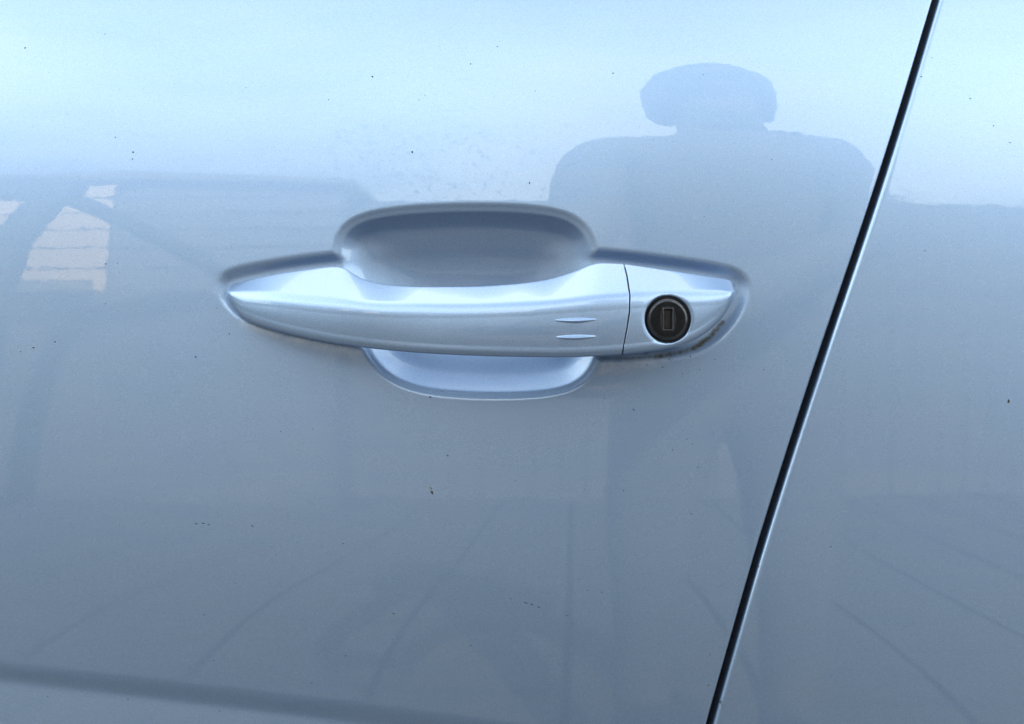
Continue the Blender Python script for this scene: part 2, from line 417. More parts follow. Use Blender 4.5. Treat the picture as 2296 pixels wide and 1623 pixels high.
# rubber seal deep in the gap
zs = wz(dense([(-330, 2900, 30)])); gs = gap_x(zs)
ring = [(-0.012, 0.016), (-0.004, 0.0105), (0.004, 0.0095), (0.012, 0.0105), (0.020, 0.016), (0.020, 0.026), (-0.012, 0.026)]
P = np.zeros((len(zs), len(ring), 3))
for i, (dx, dy) in enumerate(ring):
    P[:, i, 0] = gs + dx; P[:, i, 1] = base_y(gs, zs) + dy; P[:, i, 2] = zs
seal = grid_obj('door_seal', P, M_RUBBER, None, wrap=True); car_child(seal)
tag(seal, 'black rubber seal inside the slanted gap between the two doors')

# ------------------------------------------------------------------ door handle
def lin(p, x, sig=0):
    v = pchip([a for a, _ in p], [b for _, b in p], x)
    return v
PT = [(507, 655), (508.5, 648), (513, 641), (524, 634.5), (545, 629), (620, 612.5), (700, 600), (740, 595), (760, 594.5), (776, 600), (792, 611), (812, 622), (840, 631),
      (880, 637), (950, 640), (1050, 639.5), (1150, 634), (1220, 625), (1270, 611.5), (1300, 600.5), (1322, 591), (1345, 586.5), (1398, 588.5)]
PB = [(507, 655), (508.5, 663), (512, 671), (520, 685), (542, 714), (570, 727), (600, 737), (680, 757), (760, 772), (850, 784), (950, 793), (1050, 798), (1150, 801), (1250, 802), (1320, 800), (1398, 795)]
PR = [(507, 655), (600, 663), (700, 674), (800, 683), (900, 687.5), (1000, 688), (1147, 684), (1300, 674), (1410, 666), (1550, 661), (1630, 657), (1651, 652)]
YT = [(507, 0.001), (540, -0.0015), (620, -0.007), (755, -0.0105), (790, -0.0125), (850, -0.0165), (950, -0.0228), (1150, -0.0236), (1240, -0.0205), (1300, -0.0186), (1340, -0.0180), (1398, -0.0180), (1500, -0.0165), (1600, -0.0125), (1640, -0.0070), (1651, 0.000)]
YRI = [(507, -0.0040), (511, -0.0085), (520, -0.0118), (540, -0.0145), (600, -0.0198), (700, -0.0258), (850, -0.0325), (1000, -0.0360), (1150, -0.0370), (1300, -0.0360), (1398, -0.0338), (1500, -0.0305), (1600, -0.0262), (1635, -0.0238), (1646, -0.0190), (1651, -0.0060)]
YBO = [(507, -0.0030), (511, -0.0068), (520, -0.0096), (540, -0.0122), (600, -0.0178), (700, -0.0240), (850, -0.0304), (1000, -0.0350), (1150, -0.0362), (1300, -0.0354), (1398, -0.0334), (1500, -0.0299), (1600, -0.0246), (1635, -0.0212), (1646, -0.0155), (1651, -0.0040)]
YBB = [(507, 0.003), (780, 0.003), (860, -0.010), (950, -0.0165), (1150, -0.0175), (1270, -0.011), (1340, 0.003), (1651, 0.003)]
PTC = [(1398, 588.5), (1500, 603.5), (1590, 618), (1625, 624), (1640, 629), (1648, 638), (1651, 652)]
PBC = [(1398, 795), (1440, 790.5), (1500, 781), (1550, 765.5), (1590, 741), (1620, 712), (1640, 681), (1648, 665), (1651, 652)]
SEAM_PY = [570, 588, 615, 660, 700, 740, 795, 820]; SEAM_DX = [-2, 0, 7, 14, 13, 7, -3, -7]

def bez(a, b, c, n):
    t = np.linspace(0, 1, n)[:, None]; return (1 - t) ** 2 * a + 2 * t * (1 - t) * b + t * t * c
def section(A, B, C, D, ks, nf):
    """closed ring (y,z): A top-back, B ridge, C lower front, D lower back, filleted; nf points on the front face"""
    rA, rB, rC, rD = ks
    def toward(p, q, r):
        L = np.linalg.norm(q - p); return p + (q - p) * min(r / max(L, 1e-9), 0.45)
    out = []
    out.append(bez(toward(A, D, rA), A, toward(A, B, rA), 8))
    a1, b0 = toward(A, B, rA), toward(B, A, rB)
    mid = 0.5 * (a1 + b0); nrm = np.array([-(b0 - a1)[1], (b0 - a1)[0]]); nrm = nrm / max(np.linalg.norm(nrm), 1e-9)
    if nrm[0] > 0: nrm = -nrm
    Lab = np.linalg.norm(b0 - a1)
    out.append(bez(a1, mid + nrm * 0.005 * Lab, b0, 16)[1:-1])
    out.append(bez(b0, B, toward(B, C, rB * 1.15), 14))
    b1, c0 = toward(B, C, rB * 1.15), toward(C, B, rC * 1.3)
    Lbc = np.linalg.norm(c0 - b1); mid = 0.5 * (b1 + c0) + np.array([-0.06 * Lbc, 0])
    out.append(bez(b1, mid, c0, nf)[1:-1])
    out.append(bez(c0, C + np.array([-0.0006, 0]) * min(1, Lbc / 0.01), toward(C, D, rC), 14))
    out.append(bez(toward(D, C, rD), D, toward(D, A, rD), 7))
    return np.concatenate(out, 0)
def loft(px, pt, pb, pr, nf, seam):
    """px: station list. Returns (n, ring, 3)"""
    top, bot, rid = lin(pt, px), lin(pb, px), lin(pr, px)
    rid = np.clip(rid, top + 0.4 * 0, bot)
    yT, yR, yB, yBB = lin(YT, px), lin(YRI, px), lin(YBO, px), lin(YBB, px)
    rows = []
    for i, p in enumerate(px):
        A = np.array([yT[i], float(wz(top[i], yT[i]))]); B = np.array([yR[i], float(wz(rid[i], yR[i]))])
        C = np.array([yB[i], float(wz(bot[i], yB[i]))]); D = np.array([yBB[i], float(wz(bot[i] - 4, yBB[i]))])
        tipf = min(1.0, (bot[i] - top[i]) / 90.0)
        sec = section(A, B, C, D, (0.0016 * tipf, 0.0042 * tipf, 0.0034 * tipf, 0.0025 * tipf), nf)
        pyv = H_D / 2 - (sec[:, 1] - CAM_Z) * S * CAM_D / (CAM_D + sec[:, 0])
        dx = np.interp(pyv, SEAM_PY, SEAM_DX) * seam(p)
        X = wx(p + dx, sec[:, 0])
        rows.append(np.stack([X, sec[:, 0], sec[:, 1]], -1))
    return np.array(rows)
def smooth_rows(P, sig, lock=6):
    Q = P.copy()
    for j in range(P.shape[1]):
        for c in (1, 2): Q[:, j, c] = gsm(P[:, j, c], sig)
    wl = np.ones(len(P)); n = len(P); k = np.arange(n)
    return Q
# grip
g_px = np.concatenate([507 + 40 * (np.linspace(0, 1, 26)[:-1] ** 2), np.linspace(547, 1394.4, 380)])
seam_g = lambda p: float(sstep(1290, 1396, p))
PG = loft(g_px, PT, PB, PR, 44, seam_g)
core = PG[25:].copy(); sm_ = smooth_rows(core, 4.0)
bl = sstep(0, 30, np.arange(len(core)))[:, None, None] * (1 - sstep(len(core) - 30, len(core) - 1, np.arange(len(core))))[:, None, None]
PG[25:] = core * (1 - bl) + sm_ * bl
capL = list(range(PG.shape[1])); n_, m_ = PG.shape[:2]
# round the closing edge at the seam by 0.35 mm
def seam_round(P, end, r=0.00035):
    ring = P[end]; c = ring.mean(0)
    extra = []
    sgn = 1 if end == -1 else -1
    for a in (30, 60, 90):
        q = ring.copy(); dirv = (c - ring); dirv[:, 0] = 0
        L = np.linalg.norm(dirv, axis=1, keepdims=True) + 1e-9
        q += dirv / L * r * (1 - math.cos(R(a))); q[:, 0] += sgn * r * math.sin(R(a)); extra.append(q)
    deep = extra[-1].copy(); dirv = (c - ring); dirv[:, 0] = 0; deep += dirv * 0.5; extra.append(deep)
    extra = np.array(extra)
    return np.concatenate([P, extra], 0) if end == -1 else np.concatenate([extra[::-1], P], 0)
PG = seam_round(PG, -1); n_ = len(PG)
handle = grid_obj('door_handle', PG, M_PAINT, None, flip=False, wrap=True,
                  caps=[list(range(m_))[::-1], [(n_ - 1) * m_ + k for k in range(m_)]])
car_child(handle); tag(handle, 'silver pull handle arching over the scooped recess')
rg_ = PG[-5]; cg_ = rg_.mean(0); core_ = cg_ + (rg_ - cg_) * np.array([1, 0.93, 0.93])
SEAM_CORE = np.array([core_ + np.array([-0.0015, 0, 0]), core_ + np.array([0.0025, 0, 0])])
# lock cover with a dimple for the cylinder
c_px = np.concatenate([np.linspace(1401.2, 1630, 230), 1651 - 21 * (1 - np.linspace(0, 1, 34)[1:]) ** 2])
seam_c = lambda p: 1.0 - float(sstep(1400, 1500, p))
PC = loft(c_px, PTC, PBC, PR, 110, seam_c)
LK_Y = -0.0292
LKX, LKZ = float(wx(1496, LK_Y)), float(wz(716, LK_Y)); LKR = 51.0 / S * (CAM_D + LK_Y) / CAM_D
rad = np.hypot(PC[..., 0] - LKX, PC[..., 2] - LKZ)
frontmask = PC[..., 1] < -0.012
ringsel = frontmask & (rad > LKR * 0.98) & (rad < LKR * 1.05)
LKY0 = float(PC[..., 1][ringsel].mean())
# fit the local plane to orient the cylinder with the cover
A_ = np.stack([PC[..., 0][ringsel] - LKX, PC[..., 2][ringsel] - LKZ, np.ones(ringsel.sum())], 1)
kx, kz, k0 = np.linalg.lstsq(A_, PC[..., 1][ringsel], rcond=None)[0]
dim = sstep(LKR + 0.0007, LKR - 0.0006, rad) * 0.0042 + 0.0004 * sstep(LKR + 0.0022, LKR, rad)
PC[..., 1] += np.where(frontmask, dim, 0)
PC = seam_round(PC, 0); n2, m2 = PC.shape[:2]
cover = grid_obj('lock_cover', PC, M_PAINT, handle, wrap=True, caps=[list(range(m2))[::-1], [(n2 - 1) * m2 + k for k in range(m2)]])
tag(cover, 'silver end cap of the handle holding the round lock')

seam_blk = grid_obj('seam_light_block', SEAM_CORE, M_GAP, handle, wrap=True, caps=[list(range(m2_ := SEAM_CORE.shape[1]))[::-1], [m2_ + k for k in range(m2_)]])  # added black core that stops light showing through the handle seam
# lock cylinder: turned profile, rectangular key slot let into its face
def rect_r(a, hw, hh):
    c, s = abs(math.cos(a)), abs(math.sin(a)); return min(hw / max(c, 1e-6), hh / max(s, 1e-6))
NA = 128
px_m = 1 / S * (CAM_D + LK_Y) / CAM_D
hw, hh = 8.6 * px_m, 22.0 * px_m
angs = np.linspace(0, 2 * math.pi, NA, endpoint=False)
def lathe_ring(r, y): return np.stack([r * np.cos(angs), np.full(NA, y), r * np.sin(angs)], -1)
def rect_ring(k, y, dw=0.0):
    r = np.array([rect_r(a, hw + dw, hh + dw) for a in angs]) * k
    return np.stack([r * np.cos(angs), np.full(NA, y), r * np.sin(angs)], -1)
rc = LKR * 0.925
def blend_ring(r, f, y):
    a, b = lathe_ring(r, y), rect_ring(1, y, 0.0009); return a * (1 - f) + b * f
rows_ = [lathe_ring(rc, 0.006), lathe_ring(rc, 0.0006), lathe_ring(rc - 0.0001, 0.0003), lathe_ring(rc - 0.00035, 0.0)]
rim = np.array(rows_ + [lathe_ring(rc - 0.0007, -0.00028), lathe_ring(rc - 0.00115, -0.0005), lathe_ring(rc - 0.0014, -0.00056)])
facep = np.array([lathe_ring(rc - 0.0014, -0.00056), lathe_ring(rc - 0.0020, -0.0006)] + [blend_ring(rc - 0.0020, f, -0.0006) for f in (0.25, 0.5, 0.75, 1.0)]
                 + [rect_ring(1, -0.0006, 0.0009), rect_ring(1, 0.0011, 0.00085)])
lockrot = Vector((0, -1, 0)).rotation_difference(Vector((kx * 0.5, -1, kz * 0.5)).normalized())
def place_lock(o, parent):
    o.parent = parent; o.rotation_mode = 'QUATERNION'; o.rotation_quaternion = lockrot
    o.location = (LKX, float(LKY0) + 0.0009, LKZ)
    return o
gasket = grid_obj('lock_gasket', np.array([lathe_ring(LKR * 1.03, 0.004), lathe_ring(LKR * 1.0, 0.0014), lathe_ring(LKR * 0.975, 0.0009), lathe_ring(LKR * 0.945, 0.0011), lathe_ring(LKR * 0.93, 0.0030)]), M_GAP, None, wrap=True)
place_lock(gasket, handle)
cyl = grid_obj('lock_cylinder', np.concatenate([rim], 0), M_LOCKRIM, None, wrap=True); place_lock(cyl, handle)
face = grid_obj('lock_face', facep, M_LOCK, None, wrap=True); place_lock(face, handle)
frame = grid_obj('key_slot_frame', np.array([rect_ring(1, 0.0008, 0.00075), rect_ring(1, -0.00072, 0.00078), rect_ring(1, -0.00085, 0.00062), rect_ring(1, -0.00085, 0.0003), rect_ring(1, -0.0007, 0.00012), rect_ring(1, 0.0009, 0.0001)]), M_LOCKRIM, None, wrap=True)
place_lock(frame, handle)
cent = np.repeat(np.array([[[0, 0.0003, 0]]]), NA, 1)
sh = grid_obj('key_shutter', np.array([rect_ring(1, 0.00042, 0.0002), rect_ring(0.7, 0.00032), rect_ring(0.3, 0.0003), cent[0] + rect_ring(0.02, 0.0)]), M_SHUT, None, wrap=True)
place_lock(sh, handle)

# two raised finger ribs on the grip
BVH = None
def bvh_of(o):
    from mathutils.bvhtree import BVHTree
    me = o.data; return BVHTree.FromPolygons([v.co.copy() for v in me.vertices], [tuple(p.vertices) for p in me.polygons])
hb = bvh_of(handle)
def hit(b, x, z, default):
    r = b.ray_cast(Vector((x, -0.2, z)), Vector((0, 1, 0)))
    return r[0].y if r[0] is not None else default
for pyc, px0, px1 in ((718.5, 1243, 1337), (756.5, 1245, 1337)):
    nx, nz = 60, 22
    P = np.zeros((nx, nz, 3))
    for i in range(nx):
        u = i / (nx - 1); env = math.sin(math.pi * u) ** 0.7 if 0 < u < 1 else 0
        pc = px0 + (px1 - px0) * u; pyx = pyc - 2.0 * (u - 0.5) + 2.2 * math.sin(math.pi * u) - 1.6
        for j in range(nz):
            v = j / (nz - 1)                     # 0 top .. 1 bottom
            half = 1.5 + 5.5 * env
            py = pyx - half * 1.1 + half * 1.9 * v
            prof = (v / 0.62) ** 1.3 if v < 0.62 else max(0.0, 1 - ((v - 0.62) / 0.38) ** 1.2)
            x, z = float(wx(pc, -0.036)), float(wz(py, -0.036))
            P[i, j] = (x, hit(hb, x, z, -0.036) - 0.00095 * prof * env + 0.00004, z)
    rib = grid_obj('grip_rib', P, M_PAINT, handle, flip=False)

# ------------------------------------------------------------------ dirt on the paint
fb_ = bvh_of(front); rb_ = bvh_of(rear)
def skin_y(x, z):
    r = fb_.ray_cast(Vector((x, -0.2, z)), Vector((0, 1, 0)))
    r2 = rb_.ray_cast(Vector((x, -0.2, z)), Vector((0, 1, 0)))
    ys = [q[0].y for q in (r, r2) if q[0] is not None]
    return min(ys) if ys else 0.0
specks = [  # drawing x, y, length, width, angle (deg, down-right positive)
 (287, 335, 5.5, 4.5, 0), (286, 351, 5, 3.5, 20), (66, 779, 8, 3, 0), (115, 766, 4.5, 4, 0), (36, 788, 4, 3, 30), (436, 800, 5.5, 4, 35), (20, 84, 5, 5, 0), (245, 300, 4, 3, 0),
 (829, 160, 5, 4.5, 40), (922, 337, 5, 6, 0), (1053, 130, 4, 4, 0), (1114, 88, 3, 5, 30), (540, 185, 3, 3, 0), (1200, 195, 3.5, 3, 0), (1378, 152, 4.5, 4, 0), (1187, 408, 3, 6, 20),
 (1585, 155, 3, 3, 0), (1735, 353, 3.5, 3, 0), (2065, 172, 4, 3, 0), (2197, 208, 5, 4, 0), (2360 / 2410 * 2295, 272, 5, 3, -30), (2115, 110, 3.5, 3, 0), (2283, 311, 8, 2.2, 15), (2080, 560, 3.5, 3.5, 0),
 (2270, 900, 6, 9, 10), (964, 890, 7, 4, 10), (990, 878, 3.5, 3, 0), (1003, 1021, 7, 3.4, 35), (1420, 918, 9, 2.6, 45), (1355, 893, 4.5, 2.6, 30), (1508, 1009, 3, 3, 0), (1713, 829, 6, 2, 0),
 (436, 1176, 9, 2.6, 8), (452, 1175, 10, 2.6, 6), (464, 1178, 7, 3, 15), (563, 1181, 8, 3.2, 30), (768, 1220, 5, 2.4, 10), (700, 962, 4, 2, 0), (628, 968, 3, 3, 0), (1155, 1077, 3, 2.4, 20),
 (1178, 1354, 11, 2.4, 20), (1192, 1358, 10, 2.6, 15), (1208, 1364, 8, 3, 10), (1145, 1345, 6, 2, 15), (1272, 1384, 6, 2.2, 15), (880, 1380, 7, 2.4, 5), (1055, 1453, 9, 1.8, 10), (770, 1478, 6, 2.2, 10),
 (468, 1491, 5, 2.6, 30), (492, 1487, 4, 2, 10), (450, 1385, 6, 2, 8), (265, 1587, 5, 2.4, 25), (78, 1582, 4, 2.4, 10), (476, 1612, 5, 2.2, 20), (692, 1543, 4, 2.4, 0), (1866, 1228, 3.5, 3.5, 0),
 (1705, 1273, 3.5, 3, 0), (1622, 1585, 4.5, 3.5, 0), (1594, 1546, 7, 2.6, 10), (1596, 1475, 3.5, 3, 0), (1350, 1330, 6, 2, 5), (1318, 1326, 4.5, 2, 5), (1550, 1153, 4.5, 2.8, 15), (1398, 1100, 3, 3, 0),
 (1565, 1048, 3, 3, 0), (1553, 996, 3, 3, 0), (1540, 985, 3, 3, 0), (512, 748, 3, 4, 0), (230, 590, 4, 3, 20), (257, 588, 3, 3, 0), (230, 680, 3, 3, 0), (483, 690, 3, 3, 0), (1450, 818, 3, 3, 0), (1530, 838, 3, 3, 0),
 (1568, 829, 3, 3, 0), (1603, 806, 3, 3, 0), (1485, 823, 3.5, 3.5, 0), (1548, 800, 5, 3, 20), (1500, 806, 4, 3, 0), (730, 215, 3, 3, 0), (130, 245, 2.6, 2.6, 0), (205, 52, 4, 3, 0), (950, 205, 4, 2, 45), (937, 216, 6, 1.6, 45)]
for _ in range(150):
    specks.append((rng.uniform(-300, 2500), rng.uniform(-60, 1750), rng.uniform(1.2, 3.0), rng.uniform(1.0, 2.2), rng.uniform(0, 40)))
V, F = [], []
def blob(px, py, L, Wd, ang, h=0.35, V=V, F=F, lift=0.0):
    x0, z0 = float(wx(px)), float(wz(py)); n = 9; a0 = R(-ang); s0 = len(V)
    ring = []
    for k in range(n):
        a = 2 * math.pi * k / n; j = random.uniform(0.7, 1.15)
        lx, lz = 0.5 * L / S * math.cos(a) * j, 0.5 * Wd / S * math.sin(a) * j
        ring.append((x0 + lx * math.cos(a0) - lz * math.sin(a0), z0 + lx * math.sin(a0) + lz * math.cos(a0)))
    yc = skin_y(x0, z0)
    for x, z in ring: V.append((x, skin_y(x, z) + 0.00003, z))
    for x, z in ring: V.append((0.5 * (x + x0), yc - h * Wd / S * 0.5 - lift, 0.5 * (z + z0)))
    V.append((x0, yc - h * Wd / S * 0.62 - lift, z0))
    for k in range(n):
        k2 = (k + 1) % n; F.append((s0 + k, s0 + k2, s0 + n + k2, s0 + n + k)); F.append((s0 + n + k, s0 + n + k2, s0 + 2 * n))
for s_ in specks: blob(*s_)
dirt = mesh_obj('dirt_specks', V, F, M_SPECK); car_child(dirt); tag(dirt, 'tiny dark specks of road dirt scattered over both doors', kind='stuff')
# the little winged insect stuck below the handle
ins = empty('insect', (float(wx(966)), skin_y(float(wx(966)), float(wz(1101))), float(wz(1101))))
tag(ins, 'tiny dark winged insect stuck on the door below the handle recess', 'insect')
def ins_part(name, pts, mat):
    V2, F2 = [], []
    for (px, py, L, Wd, ang, h) in pts: blob(px, py, L, Wd, ang, h, V2, F2)
    V2 = [(a - ins.location.x, b - ins.location.y, c - ins.location.z) for a, b, c in V2]
    return mesh_obj(name, V2, F2, mat, ins)
ins_part('body', [(968.3, 1104.2, 11, 5.2, 52, 0.8)], M_INSECT)
ins_part('wing', [(962.0, 1095.5, 12, 2.6, 56, 0.35)], M_WING)
ins_part('wing', [(965.8, 1094.8, 10, 2.8, 54, 0.35)], M_INSECT)

# ------------------------------------------------------------------ what the paint mirrors: yard opposite the car
# long board fence
FY = -4.9
fence = empty('garden_fence', (0, FY, 0)); tag(fence, 'dark brown board fence mirrored as the dull band across the door', 'fence')
bm = bmesh.new(); box_bm(bm, (0, 0, 0), (0.145, 0.022, 2.34)); fb0 = bm_obj('fence_board', bm, M_FENCE, fence, bevel=0.003)
first = True
for i in range(62):
    o = fb0 if first else fb0.copy()
    if not first: col.objects.link(o); o.parent = fence
    first = False
    o.location = (-0.85 + i * 0.15, random.uniform(-0.004, 0.004), 1.18 + random.uniform(-0.012, 0.012))
bm = bmesh.new(); box_bm(bm, (3.725, -0.05, 0), (9.3, 0.05, 0.09)); r0 = bm_obj('fence_rail', bm, M_FENCE, fence); r0.location = (0, 0, 1.75)
r1 = r0.copy(); col.objects.link(r1); r1.parent = fence; r1.location = (0, 0, 0.5)

# cream boarded shed on the left
SY = -4.4
shed = empty('boarded_shed', (-2.0, SY, 0)); tag(shed, 'sunlit cream boarded shed mirrored at the left edge of the door', 'shed')
def board(x0, x1, z0, z1, mat, y=0.0, name='board'):
    bm = bmesh.new(); h = z1 - z0
    vs_ = box_bm(bm, ((x0 + x1) / 2 + 2.0, y - 0.012, (z0 + z1) / 2), (x1 - x0, 0.02, h - 0.012))
    for v in vs_:
        if v.co.z < (z0 + z1) / 2: v.co.y += 0.012
    return bm_obj(name, bm, mat, shed)
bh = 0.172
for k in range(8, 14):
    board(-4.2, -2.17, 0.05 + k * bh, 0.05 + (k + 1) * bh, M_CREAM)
    board(-2.16, -0.92, 0.05 + k * bh, 0.05 + (k + 1) * bh, M_HALF_LIT, -0.05)  # grey colour stands in for the half-lit stretch of the cream wall
bm = bmesh.new(); box_bm(bm, (-0.56, -0.03, 0.70), (3.27, 0.06, 1.44)); bm_obj('lower_fade_wall', bm, M_FENCE, shed)  # added lower wall, its dark tone stands in for sunlight fading down the boards
bm = bmesh.new()
box_bm(bm, (-0.56, -1.05, 1.2), (3.26, 1.9, 2.36)); bm_obj('shed_body', bm, M_HALF_LIT, shed)
bm = bmesh.new()
for x, z in ((-1.6, 2.46), (0.25, 2.60), (1.15, 2.40)): pass
vv = [bm.verts.new(p) for p in [(-2.25, 0.06, 2.44), (-0.02, 0.06, 2.50), (1.16, 0.06, 2.40), (1.16, 0.06, 2.46), (-0.02, 0.06, 2.60), (-2.25, 0.06, 2.55)]]
f_ = bm.faces.new(vv); ex = bmesh.ops.extrude_face_region(bm, geom=[f_])
bmesh.ops.translate(bm, verts=[v for v in ex['geom'] if isinstance(v, bmesh.types.BMVert)], vec=(0, -2.1, 0))
bmesh.ops.recalc_face_normals(bm, faces=bm.faces[:])
bm_obj('roof', bm, M_HALF_LIT, shed)

# made-up dark shapes standing in for a slanting shadow and a dark mass
tf = empty('shadow_stand_in', (-2.20, -3.5, 0)); tag(tf, 'made-up dark shapes standing in for the slanting shadow and dark mass mirrored by the shed', 'shadow stand-in')
def dark_bar(name, a, b, wd, dp, parent, mat):
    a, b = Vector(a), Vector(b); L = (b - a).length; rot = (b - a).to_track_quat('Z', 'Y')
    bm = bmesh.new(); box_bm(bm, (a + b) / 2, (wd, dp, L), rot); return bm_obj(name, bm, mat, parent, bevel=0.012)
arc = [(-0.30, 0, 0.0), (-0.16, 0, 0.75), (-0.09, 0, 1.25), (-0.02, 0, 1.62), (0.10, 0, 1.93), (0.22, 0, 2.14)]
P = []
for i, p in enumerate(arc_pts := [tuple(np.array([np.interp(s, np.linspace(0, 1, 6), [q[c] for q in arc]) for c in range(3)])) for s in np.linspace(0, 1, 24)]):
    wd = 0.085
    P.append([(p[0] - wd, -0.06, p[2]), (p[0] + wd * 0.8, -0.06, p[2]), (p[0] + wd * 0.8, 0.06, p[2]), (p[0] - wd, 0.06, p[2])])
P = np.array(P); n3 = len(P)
po = grid_obj('dark_arch', P, M_DARK_SHAPE, tf, wrap=True, caps=[[3, 2, 1, 0], [(n3 - 1) * 4 + k for k in range(4)]])
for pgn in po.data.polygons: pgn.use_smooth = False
dark_bar('shadow_bar', (0.12, 0.03, 2.12), (0.80, -0.84, 1.46), 0.10, 0.09, tf, M_DARK_SHAPE)
dark_bar('dark_bar', (0.24, -0.08, 2.14), (-2.4, -0.08, 2.22), 0.12, 0.2, tf, M_DARK_SHAPE)
pn = dark_bar('dark_mass', (-1.28, -0.12, 0.0), (-1.28, -0.12, 2.13), 1.75, 0.05, tf, M_DARK_SHAPE)

# far trees above the fence
def tree(loc, h, rad, label, n, seed):
    rg = np.random.default_rng(seed)
    t_ = empty('garden_tree', loc); tag(t_, label, 'tree', 'trees beyond the fence')
    P = []
    for k in range(9):
        f = k / 8; r = 0.08 * (1 - 0.75 * f); cx = 0.12 * math.sin(3 * f)
        P.append([(cx + r * math.cos(a), r * math.sin(a), f * h * 0.55) for a in np.linspace(0, 2 * math.pi, 10, endpoint=False)])
    grid_obj('trunk', np.array(P), M_BARK, t_, wrap=True)
    cl = rg.normal(size=(26, 3)); cl /= np.linalg.norm(cl, axis=1, keepdims=True); cl *= (rg.uniform(0.25, 1, (26, 1)) ** 0.5)
    cl = cl * np.array([rad, rad * 0.8, h * 0.22]) + np.array([0, 0, h * 0.78])
    c = cl[rg.integers(0, 26, n)] + rg.normal(size=(n, 3)) * np.array([rad, rad, h * 0.2]) * 0.17
    a = rg.normal(size=(n, 3)); a /= np.linalg.norm(a, axis=1, keepdims=True)
    b = np.cross(a, rg.normal(size=(n, 3))); b /= np.linalg.norm(b, axis=1, keepdims=True)
    sz = rg.uniform(0.02, 0.045, (n, 1))
    V = np.concatenate([c - a * sz, c - b * sz * 0.5, c + a * sz, c + b * sz * 0.5], 1).reshape(-1, 3)
    Fq = np.arange(4 * n).reshape(n, 4)
    me = bpy.data.meshes.new('crown'); me.from_pydata(V.tolist(), [], Fq.tolist()); me.materials.append(M_LEAF)
    link(bpy.data.objects.new('crown', me), t_)
tree((4.6, -11.5, 0), 4.6, 1.0, 'loose green tree mirrored as a faint smudge right of the door gap', 5000, 3)
tree((-0.9, -12.0, 0), 7.4, 2.4, 'sparse green tree mirrored as faint mottling above the handle recess', 2200, 5)

# ------------------------------------------------------------------ the photographer, mirrored in the paint
PX, PY = 0.31, -0.92
person = empty('person', (PX, PY, 0))
tag(person, 'person in dark jacket holding a phone, mirrored as a silhouette above the lock', 'person')
bv, be_, br, bl_ = [], [], [], []
def jv(p, r, lab, prev=None):
    bv.append(tuple(p)); br.append(r if isinstance(r, tuple) else (r, r)); bl_.append(lab)
    if prev is not None: be_.append((prev, len(bv) - 1))
    return len(bv) - 1
pel = jv((0, -0.02, 0.93), (0.155, 0.11), 't')
ab = jv((0, -0.01, 1.08), (0.145, 0.105), 'j', pel); ch = jv((0, 0, 1.29), (0.198, 0.115), 'j', ab)
sc = jv((0, 0, 1.365), (0.11, 0.085), 'j', ch)
nk = jv((0, 0.01, 1.455), (0.072, 0.068), 'j', sc); jw = jv((0, 0.035, 1.545), (0.082, 0.084), 's', nk)
hd = jv((0, 0.022, 1.625), (0.082, 0.098), 's', jw); cr = jv((0, 0.012, 1.672), (0.068, 0.080), 's', hd)
ns = jv((0, 0.125, 1.590), 0.013, 's', jw); jv((0, 0.140, 1.572), 0.011, 's', ns)
for s in (-1, 1):
    e = jv((s * 0.085, 0.012, 1.60), (0.012, 0.022), 's', hd); jv((s * 0.096, 0.006, 1.608), (0.008, 0.020), 's', e)
    sh_ = jv((s * (0.188 if s < 0 else 0.172), 0.0, 1.398), 0.078, 'j', sc)
    hx_ = (0.015 - PX - 0.078) if s < 0 else (0.015 - PX + 0.078)
    el = jv((s * (0.208 if s < 0 else 0.205), 0.03, 1.15), 0.058, 'j', sh_)
    wr = jv((hx_ + s * 0.03, 0.29, 0.93), 0.032, 'j', el)
    pm = jv((hx_ + s * 0.015, 0.352, 0.925), (0.024, 0.036), 's', wr)
    for k in range(4):                      # four fingers curl round the back of the phone
        zf = 0.958 - 0.019 * k; ln = (0.9, 1.0, 0.95, 0.8)[k]
        f1 = jv((hx_ + s * 0.020, 0.390, zf), 0.0095, 's', pm)
        f2 = jv((hx_ + s * 0.012, 0.390 + 0.030 * ln, zf - 0.002), 0.0090, 's', f1)
        f3 = jv((hx_ - s * 0.012 * ln, 0.398 + 0.030 * ln, zf - 0.003), 0.0082, 's', f2)
        jv((hx_ - s * 0.030 * ln, 0.396 + 0.029 * ln, zf - 0.003), 0.0075, 's', f3)
    t1 = jv((hx_ + s * 0.004, 0.362, 0.955), 0.012, 's', pm); t2 = jv((hx_ - s * 0.016, 0.385, 0.962), 0.0105, 's', t1)
    jv((hx_ - s * 0.034, 0.391, 0.955), 0.009, 's', t2)
    hp = jv((s * 0.095, -0.02, 0.86), (0.092, 0.095), 't', pel); kn = jv((s * 0.11, 0.0, 0.49), 0.062, 't', hp)
    ak = jv((s * 0.12, -0.03, 0.10), 0.045, 't', kn); ft = jv((s * 0.125, 0.03, 0.055), (0.045, 0.045), 'f', ak); jv((s * 0.135, 0.15, 0.042), (0.045, 0.032), 'f', ft)
me = bpy.data.meshes.new('person_base'); me.from_pydata(bv, be_, [])
tmp = bpy.data.objects.new('person_base', me); col.objects.link(tmp)
md = tmp.modifiers.new('skin', 'SKIN'); md.use_smooth_shade = True; md.branch_smoothing = 0.3
for i, sv in enumerate(me.skin_vertices[0].data): sv.radius = br[i]; sv.use_root = (i == 0)
ss = tmp.modifiers.new('sub', 'SUBSURF'); ss.levels = 2; ss.render_levels = 2
dg = bpy.context.evaluated_depsgraph_get()
bme = bpy.data.meshes.new_from_object(tmp.evaluated_get(dg)); bpy.data.objects.remove(tmp)
bme.name = 'body'; bme.materials.clear()
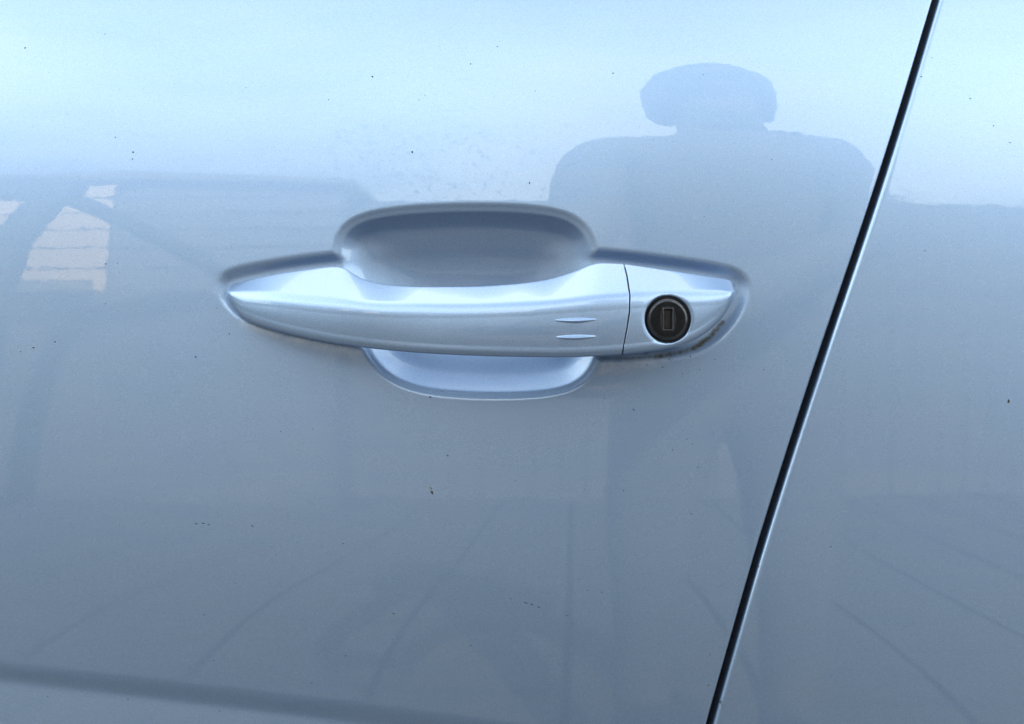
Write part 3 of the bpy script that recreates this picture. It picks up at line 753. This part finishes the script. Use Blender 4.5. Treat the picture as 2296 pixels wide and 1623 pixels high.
for m_ in (M_JACKET, M_TROUSER, M_SKIN, M_SHOE): bme.materials.append(m_)
seg = [(np.array(bv[a]), np.array(bv[b]), bl_[b] if bl_[b] != bl_[a] else bl_[a]) for a, b in be_]
cen = np.zeros(len(bme.polygons) * 3); bme.polygons.foreach_get('center', cen); cen = cen.reshape(-1, 3)
bd = np.full(len(cen), 1e9); bi = np.zeros(len(cen), int)
code = {'j': 0, 't': 1, 's': 2, 'f': 3}
for (a, b, lab), (ia, ib) in zip(seg, be_):
    dv = b - a; tq = np.clip(((cen - a) @ dv) / (dv @ dv), 0, 1); dd = np.linalg.norm(cen - a - tq[:, None] * dv, axis=1)
    cc = np.where(tq > 0.5, code[bl_[ib]], code[bl_[ia]])
    u = dd < bd; bd[u] = dd[u]; bi[u] = cc[u]
bme.polygons.foreach_set('material_index', bi.astype(np.int32)); smooth(bme)
link(bpy.data.objects.new('body', bme), person)
# hair: cap of short hair over the crown
V, F = [], []
nu, nv_ = 28, 12
for j in range(nv_):
    ph = j / (nv_ - 1) * R(150)
    for i in range(nu):
        th = 2 * math.pi * i / nu; fr = max(0, math.sin(th))
        p2 = ph * (1 - 0.52 * fr ** 2); q = 1 + 0.03 * math.sin(5 * th + 3 * j)
        V.append((0.098 * q * math.sin(min(p2, R(90)) if p2 < R(90) else R(90) + 0.45 * (p2 - R(90))) * math.cos(th), 0.012 + 0.108 * q * math.sin(p2) * math.sin(th), 1.622 + 0.112 * q * math.cos(p2)))
for j in range(nv_ - 1):
    for i in range(nu): F.append((j * nu + i, j * nu + (i + 1) % nu, (j + 1) * nu + (i + 1) % nu, (j + 1) * nu + i))
hair = mesh_obj('hair', V, F, M_HAIR, person); sol = hair.modifiers.new('thick', 'SOLIDIFY'); sol.thickness = 0.008
for s in (-1, 1):
    bm = bmesh.new(); bmesh.ops.create_uvsphere(bm, u_segments=12, v_segments=8, radius=0.0125, matrix=Matrix.Translation((s * 0.033, 0.106, 1.612)))
    bm_obj('eye', bm, M_EYE, person, sm=True)
phone = empty('phone', (0.015, -0.530, 0.925)); tag(phone, 'black phone held in both hands of the mirrored person', 'phone')
bm = bmesh.new(); box_bm(bm, (0, 0, 0), (0.152, 0.008, 0.072)); bm_obj('case', bm, M_PHONE, phone, bevel=0.003)
bm = bmesh.new(); bmesh.ops.create_cone(bm, cap_ends=True, segments=24, radius1=0.007, radius2=0.0065, depth=0.003, matrix=Matrix.Translation((-0.015, 0.0052, 0)) @ Matrix.Rotation(R(90), 4, 'X'))
bm_obj('camera_lens', bm, M_PHONE, phone)
